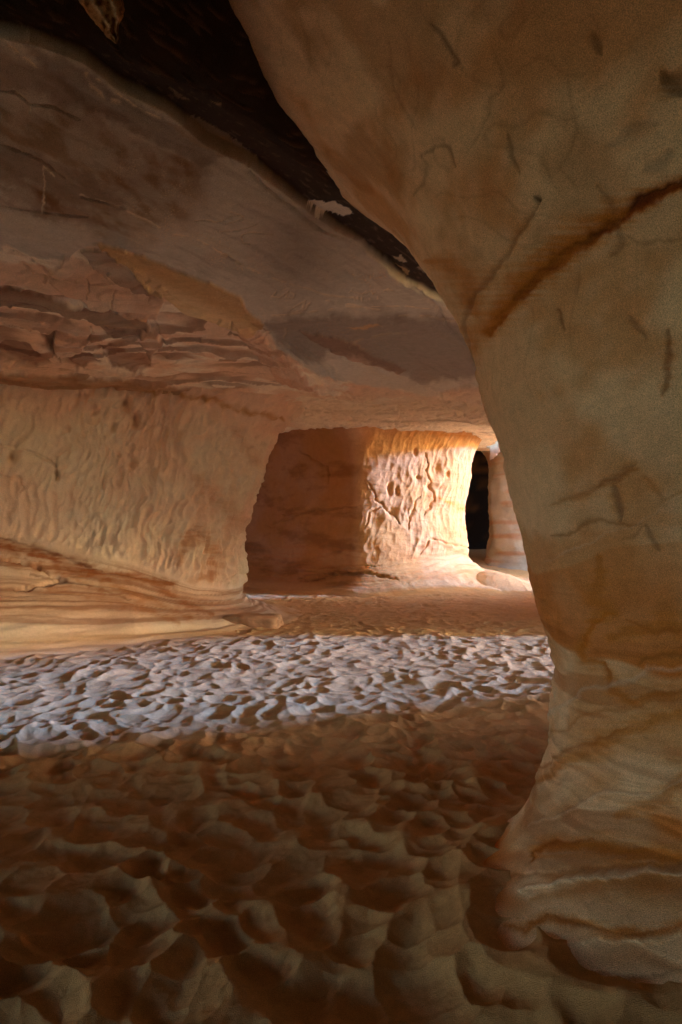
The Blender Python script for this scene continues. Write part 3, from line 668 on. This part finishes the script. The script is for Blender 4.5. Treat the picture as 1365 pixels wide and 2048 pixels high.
    band([(1050, 1712), (1110, 1686), (1180, 1675)], 5, .7, (150, 84, 28), .008)
    band([(1020, 1745), (1120, 1745), (1250, 1740), (1400, 1736)], 7, .5, (150, 96, 44), .020)
    band([(1060, 1800), (1200, 1775), (1400, 1785)], 12, .5, (190, 124, 56), .006)
    band([(1010, 1850), (1050, 1862), (1090, 1840), (1150, 1845), (1220, 1862), (1280, 1868), (1400, 1862)], 11, .8, (186, 112, 36), .010)
    band([(1080, 1830), (1150, 1850), (1250, 1872), (1300, 1866)], 4, .6, (120, 70, 34), .010)
    band([(1000, 1935), (1100, 1895), (1200, 1880), (1400, 1882)], 5, 0, OC, -.014)
    band([(1040, 1775), (1120, 1760), (1250, 1752), (1400, 1755)], 7, .5, (222, 200, 176), -.022)
    band([(1060, 1650), (1180, 1600), (1400, 1560)], 4, .3, (222, 200, 176), -.008)
    band([(1100, 1450), (1170, 1380), (1260, 1352), (1400, 1330)], 6, .4, (216, 196, 176), -.010)
    band([(1060, 1975), (1150, 1955), (1260, 1950), (1400, 1945)], 5, .5, (140, 104, 78), .016)
    band([(1090, 2005), (1200, 1985), (1400, 1975)], 6, .5, (130, 96, 70), .016)
    # pale grazes
    for pts in ([(1150, 840), (1230, 780), (1320, 700)], [(1130, 1110), (1240, 1060), (1365, 990)], [(1180, 900), (1290, 850), (1365, 820)], [(1080, 1130), (1200, 1080)]):
        band(pts, 2.2, .25, (226, 200, 176), -.003)
    # purple-grey bruises
    band([(1310, 240), (1260, 260), (1210, 290)], 16, .3, (128, 110, 104), .006); band([(1340, 300), (1290, 340)], 14, .3, (128, 110, 104))
    rad = np.stack([np.cos(T), np.sin(T), 0*T], -1)
    P = P+rad.astype(F32)*h[..., None].astype(F32)
    return P, col
P, col = build_right()
o = grid_mesh('rock_pillar', P, col, m_smooth, flip=True)
tag(o, 'huge smooth tan pillar in the right foreground crossed by a dark rust vein', 'rock pillar', 'sandstone pillars', kind='thing')

# ---------------- simple lofted walls (canyon sides, hidden jambs, far pillar)
def wall(name, pts, z0, z1, step, base=.4, top=.3, seed=0, c0=ROCK, c1=PINK, closed=False, mat=None, dense=None, ztop=None, amp=.15, dens=None):
    D, s = catmull(pts, 0, closed)
    path, sa = resample(D, s, lambda p: np.full(len(p), step*RES) if dens is None else dens(p)*RES)
    zs = np.arange(z0, z1+step*RES, step*RES); S = np.repeat(sa[:, None], len(zs), 1); Z = np.repeat(zs[None], len(path), 0)
    off = base*np.exp(-np.maximum(0, Z-z0-.15)/.35)+top*np.exp(-np.maximum(0, (ztop or z1)-Z)/.4)
    Px, Py = path[:, 0][:, None], path[:, 1][:, None]
    off = off+amp*fbm(Px*.5+0*Z, Py*.5+0*Z, Z*.5, 3, seed+1)
    P, _ = loft(path, sa, zs, off)
    b, _ = scallop(S/.3, Z/.8, seed+2, var=.6) if not closed else scallop((P[..., 0]+P[..., 1]*.7)/.3, Z/.8, seed+2, var=.6)
    h = .08*np.minimum(b, 1)+.04*fbm(P[..., 0]*1.5, P[..., 1]*1.5, Z*4, 3, seed+3)
    P = P+normals(P)*h[..., None]
    t = smooth(-.4, .4, fbm(P[..., 0]*.4, P[..., 1]*.4, Z*1.2, 4, seed+4)); col = np.broadcast_to(c0, P.shape)*(1-t[..., None])+c1*t[..., None]
    col = mixc(col, .5*smooth(.1, .5, fbm(P[..., 0]*.3, P[..., 1]*.3, Z*2.5, 4, seed+5)), srgb(186, 120, 62))
    return grid_mesh(name, P, col, mat or m_rock)
def box_rock(name, pts, z0, z1, c0=ROCK, seed=0, step=.35, **k):
    return wall(name, pts, z0, z1, step, seed=seed, c0=c0, **k)
# far pillar and the dark cave behind it
o = wall('rock_pillar', [(6.0, 27.2), (6.7, 26.1), (8.3, 25.8), (10, 26.5), (11, 28), (10, 30), (8, 30.5), (6.6, 29)], -.2, 7.5, .05, base=.5, top=1.3, seed=400, c0=srgb(176, 164, 142), c1=srgb(196, 180, 152), closed=True, ztop=5.4)
tag(o, 'small distant brown pillar beside the black opening, seen past the sunlit pillar', 'rock pillar', 'sandstone pillars', kind='thing')
o = box_rock('back_wall', [(-12, 40), (0, 44), (12, 42), (22, 36), (24, 24)], -.2, 9.5, seed=420, c0=SOOT_SHADE, c1=SOOT_SHADE)  # black tone puts the darkness of the cave end into the wall colour
tag(o, 'rock wall coloured black for lack of light, closing the far end of the cave behind the distant pillar', 'rock wall')
# a slab of rock whose edges lean: it spans ylo(z)..yhi(z) at depth xc, rounded in plan
def slab(name, ylo, yhi, xc, thick, z0=-.2, z1=4.5, seed=0, step=.06, c0=ROCK):
    zs = np.arange(z0, z1, step*RES); a = np.linspace(0, 2*np.pi, int(220/RES)); A, Z = np.meshgrid(a, zs, indexing='ij')
    lo_, hi_ = ylo(Z), yhi(Z); mid, half = (lo_+hi_)/2, (hi_-lo_)/2
    ca, sa = np.cos(A), np.sin(A)
    X = xc+thick*np.sign(ca)*np.abs(ca)**.6; Y = mid+half*np.sign(sa)*np.abs(sa)**.7
    P = np.stack([X, Y, Z], -1).astype(F32)
    P[..., 1] += .05*fbm(X*1.2, Z*1.5, Y*.6, 4, seed); P[..., 0] += .12*fbm(Y*.8, Z*.9, X, 4, seed+1)
    t = smooth(-.4, .4, fbm(Y*.5, Z*1.3, X, 4, seed+4)); col = np.broadcast_to(c0, P.shape)*(1-t[..., None])+PINK*t[..., None]
    return grid_mesh(name, P, col, m_rock)
# the low sun comes in from +x; two unseen slabs, added and slanted to shape the light across the floor
XA = 5.5
o = slab('rock_pillar', lambda z: 1.0+0*z, lambda z: interp(z, [-.2, .68, 1.55, 2.1, 3.0, 4.5], [8.0, 7.0, 5.8, 5.1, 4.8, 4.6]), XA, .35, seed=440)
tag(o, 'added leaning slab hidden behind the foreground pillar to shape the light strip', 'rock pillar', 'sandstone pillars', kind='thing')
o = slab('rock_pillar', lambda z: interp(z, [-.2, .43, 1.4, 1.9, 2.3, 3.0, 3.6, 4.5], [10.6, 10.6, 10.6, 8.7, 7.6, 7.2, 7.0, 7.0]), lambda z: interp(z, [.6, 1.5], [17.7, 16.6]), XA, .35, seed=460)
tag(o, 'added broad leaning slab hidden behind the foreground pillar to shape the light strip', 'rock pillar', 'sandstone pillars', kind='thing')
o = box_rock('canyon_wall', [(5.9, 10.9), (9, 11.2), (14, 11.7), (26, 12.6), (26, 13.4), (14, 13.6), (5.9, 13.8)], -.2, 6, seed=470)  # added out of view to narrow the sky seen through the gap
tag(o, 'added unseen rock wall outside, limiting the sky light that enters', 'rock wall')
o = box_rock('canyon_wall', [(26, 24.5), (17, 24), (13, 24.2), (11.5, 26), (11.5, 32)], -.2, 7, seed=480)  # added out of view to block the sun from the distant pillar
tag(o, 'added tan cliff out of view, keeping the sun off the distant pillar', 'rock wall')
def roof_side(name, xy, z1, seed):
    return box_rock(name, xy, 4.1, z1, seed=seed, base=.05, top=0)
o = roof_side('canyon_wall', [(16, 1.6), (6.35, 1.7), (6.2, 6.2), (10, 6.6), (14, 6.8), (14.2, 15.0), (8, 15.3), (3.8, 15.6), (4.1, 17), (4.4, 18), (4.7, 19), (5.1, 22), (5.2, 24.6)], 7, 500)  # follows the roof edge whose line is shaped for the light
tag(o, 'rock rim above the cave mouth on the right, following the roof edge shaped for light', 'rock wall')
o = box_rock('canyon_wall', [(3, 25.2), (5.2, 25.0), (8, 25.1), (12, 25.2)], 4.5, 9, seed=520, base=.05, top=0)
tag(o, 'pale rock face above the distant dark opening', 'rock wall')
o = box_rock('cave_wall', [(-12, 18), (-8, 22), (-6, 28), (-12, 41)], -.2, 5.5, seed=540)
tag(o, 'shaded rock wall behind the middle pillar', 'rock wall')
o = box_rock('cave_wall', [(4.5, -12.0), (6.0, -5), (6.5, -1), (6.0, 1.4)], -.2, 4.6, seed=560)
tag(o, 'rock wall behind the camera on the right', 'rock wall')
o = box_rock('cave_wall', [(4.5, -9), (0, -9.6), (-4, -8.5), (-6.1, -6.3)], -.2, 4.6, seed=590)
tag(o, 'rock wall behind the camera on the left', 'rock wall')
o = box_rock('cave_wall', [(-9.4, -1.0), (-9.5, 0), (-9.5, 4), (-10.5, 7), (-11, 9)], -.2, 4.6, seed=580)
tag(o, 'rock wall on the left of the camera', 'rock wall')

# ---------------- fallen slab at the toe of the left pillar, rock flake hanging from the roof
def rough_block(name, cx_, cy_, z0, sx, sy, sz, rot, seed, c0, mat, n=44):
    u = np.linspace(-1, 1, n); faces = []; V = []; Q = []
    for ax in range(3):
        for s in (-1, 1):
            A, B = np.meshgrid(u, u, indexing='ij'); Cc = np.full_like(A, s); st = [None]*3
            st[ax] = Cc; st[(ax+1) % 3] = A; st[(ax+2) % 3] = B; p = np.stack(st, -1).reshape(-1, 3)
            base = sum(len(v) for v in V); idx = np.arange(n*n).reshape(n, n)+base
            q = np.stack([idx[:-1, :-1], idx[1:, :-1], idx[1:, 1:], idx[:-1, 1:]], -1).reshape(-1, 4); Q.append(q if s > 0 else q[:, ::-1]); V.append(p)
    V = np.vstack(V); r = (np.abs(V)**7).sum(1)**(1/7); V = V/r[:, None]
    V[:, 0] *= 1+.10*V[:, 2]*-1; L_ = V*np.array([sx, sy, sz])
    nz = fbm(L_[:, 0]*3, L_[:, 1]*3, L_[:, 2]*3, 4, seed); L_ = L_*(1+.10*nz[:, None]); L_[:, 2] += .02*fbm(L_[:, 0]*2, L_[:, 1]*2, 0, 3, seed+1)
    c_, s_ = math.cos(rot), math.sin(rot); X = L_[:, 0]*c_-L_[:, 1]*s_+cx_; Y = L_[:, 0]*s_+L_[:, 1]*c_+cy_
    t = smooth(-.4, .4, fbm(X*2, Y*2, L_[:, 2]*9, 3, seed+2))
    return raw_mesh(name, np.stack([X, Y, L_[:, 2]+z0], 1), np.vstack(Q), np.array(c0)*(1-.25*t[:, None]), mat)
o = rough_block('fallen_slab', -1.50, 11.35, .06, .48, .30, .13, -.12, 701, srgb(196, 150, 112), m_rock)
tag(o, 'low flat brown sandstone slab half buried at the foot of the left pillar', 'rock slab', kind='thing')
def build_flake():
    L_ = [(60, -330), (110, -80), (140, -25), (157, 0), (182, 36), (203, 60), (214, 74), (232, 88)]; R_ = [(330, -330), (264, -80), (248, -20), (246, 0), (250, 20), (247, 34), (238, 52), (236, 88)]
    n, m = 90, 60; t = np.linspace(0, 1, n); tl = np.linspace(0, 1, len(L_))
    lx, ly = np.interp(t, tl, [p[0] for p in L_]), np.interp(t, tl, [p[1] for p in L_]); rx, ry = np.interp(t, tl, [p[0] for p in R_]), np.interp(t, tl, [p[1] for p in R_])
    a = np.linspace(0, 2*np.pi, m); s = (.5-.5*np.cos(a))[None]; side = np.sin(a)[None]
    PX = lx[:, None]*(1-s)+rx[:, None]*s; PY = ly[:, None]*(1-s)+ry[:, None]*s
    PX = PX+3*fbm(PX/20, PY/20, 0, 3, 3); wdt = ((rx-lx)/120)[:, None]
    dep = 2.75+.0*PX-.09*side*wdt+.03*np.where(side > 0, 1, .4)*fbm(PX/26, PY/40, 2, 3, 5)
    dep = dep-.02*np.exp(-((s-.33)/.05)**2)-.03*np.exp(-((s-.75)/.05)**2)
    X = (PX-CX)/FPX*dep; Z = CAM[2]+(HY-PY)/FPX*dep; P = np.stack([X, dep, Z], -1)
    col = np.broadcast_to(srgb(168, 120, 76), P.shape).copy()
    col = mixc(col, np.exp(-((s-.33)/.07)**2)+np.exp(-((s-.75)/.06)**2)+0*PX, srgb(206, 176, 138)); col = mixc(col, .6*smooth(0, .5, fbm(PX/10, PY/14, 1, 3, 9)), srgb(120, 78, 46))
    return P, col
P, col = build_flake()
o = grid_mesh('hanging_flake', P, col, m_ceil, parent=ceiling); o['label'] = 'pointed orange brown flake hanging from the black roof'

# ---------------- light
import mathutils
SUN_EL, SUN_AZ = 11.0, 86.0     # azimuth from +Y towards +X
w = bpy.data.worlds.new('World'); bpy.context.scene.world = w; w.use_nodes = True
nt = w.node_tree; bg = nt.nodes['Background']; sky = nt.nodes.new('ShaderNodeTexSky'); sky.sky_type = 'NISHITA'; sky.sun_disc = False
sky.sun_elevation = math.radians(SUN_EL); sky.sun_rotation = math.radians(SUN_AZ)
nt.links.new(sky.outputs[0], bg.inputs[0]); bg.inputs[1].default_value = .15
sd = bpy.data.lights.new('sun', 'SUN'); sd.energy = 1.2; sd.angle = math.radians(4); sd.color = (.11, .35, 1.0)
so = bpy.data.objects.new('sun', sd); C.objects.link(so)
e, a = math.radians(SUN_EL), math.radians(SUN_AZ)
d = mathutils.Vector((math.sin(a)*math.cos(e), math.cos(a)*math.cos(e), math.sin(e)))
so.rotation_euler = d.to_track_quat('Z', 'Y').to_euler(); so.location = (0, 0, 30)

cam = bpy.data.cameras.new('camera'); co = bpy.data.objects.new('camera', cam); C.objects.link(co)
co.location = tuple(CAM); co.rotation_euler = (math.radians(90), 0, 0)
cam.sensor_fit = 'VERTICAL'; cam.sensor_height = 36; cam.lens = 36*FPX/2048; cam.shift_y = (HY-1024)/2048; cam.clip_end = 1000; cam.clip_start = .05
sc = bpy.context.scene; sc.camera = co
sc.view_settings.view_transform = 'Standard'; sc.view_settings.look = 'None'; sc.view_settings.gamma = 1; sc.view_settings.use_white_balance = True; sc.view_settings.white_balance_temperature = 5700; sc.view_settings.exposure = 3.2
sc.render.engine = 'CYCLES'; cy_ = sc.cycles
cy_.use_denoising = True; cy_.denoiser = 'OPENIMAGEDENOISE'; cy_.max_bounces = 10; cy_.diffuse_bounces = 8; cy_.glossy_bounces = 2
cy_.use_adaptive_sampling = False; cy_.sample_clamp_indirect = 0; cy_.caustics_reflective = False; cy_.caustics_refractive = False
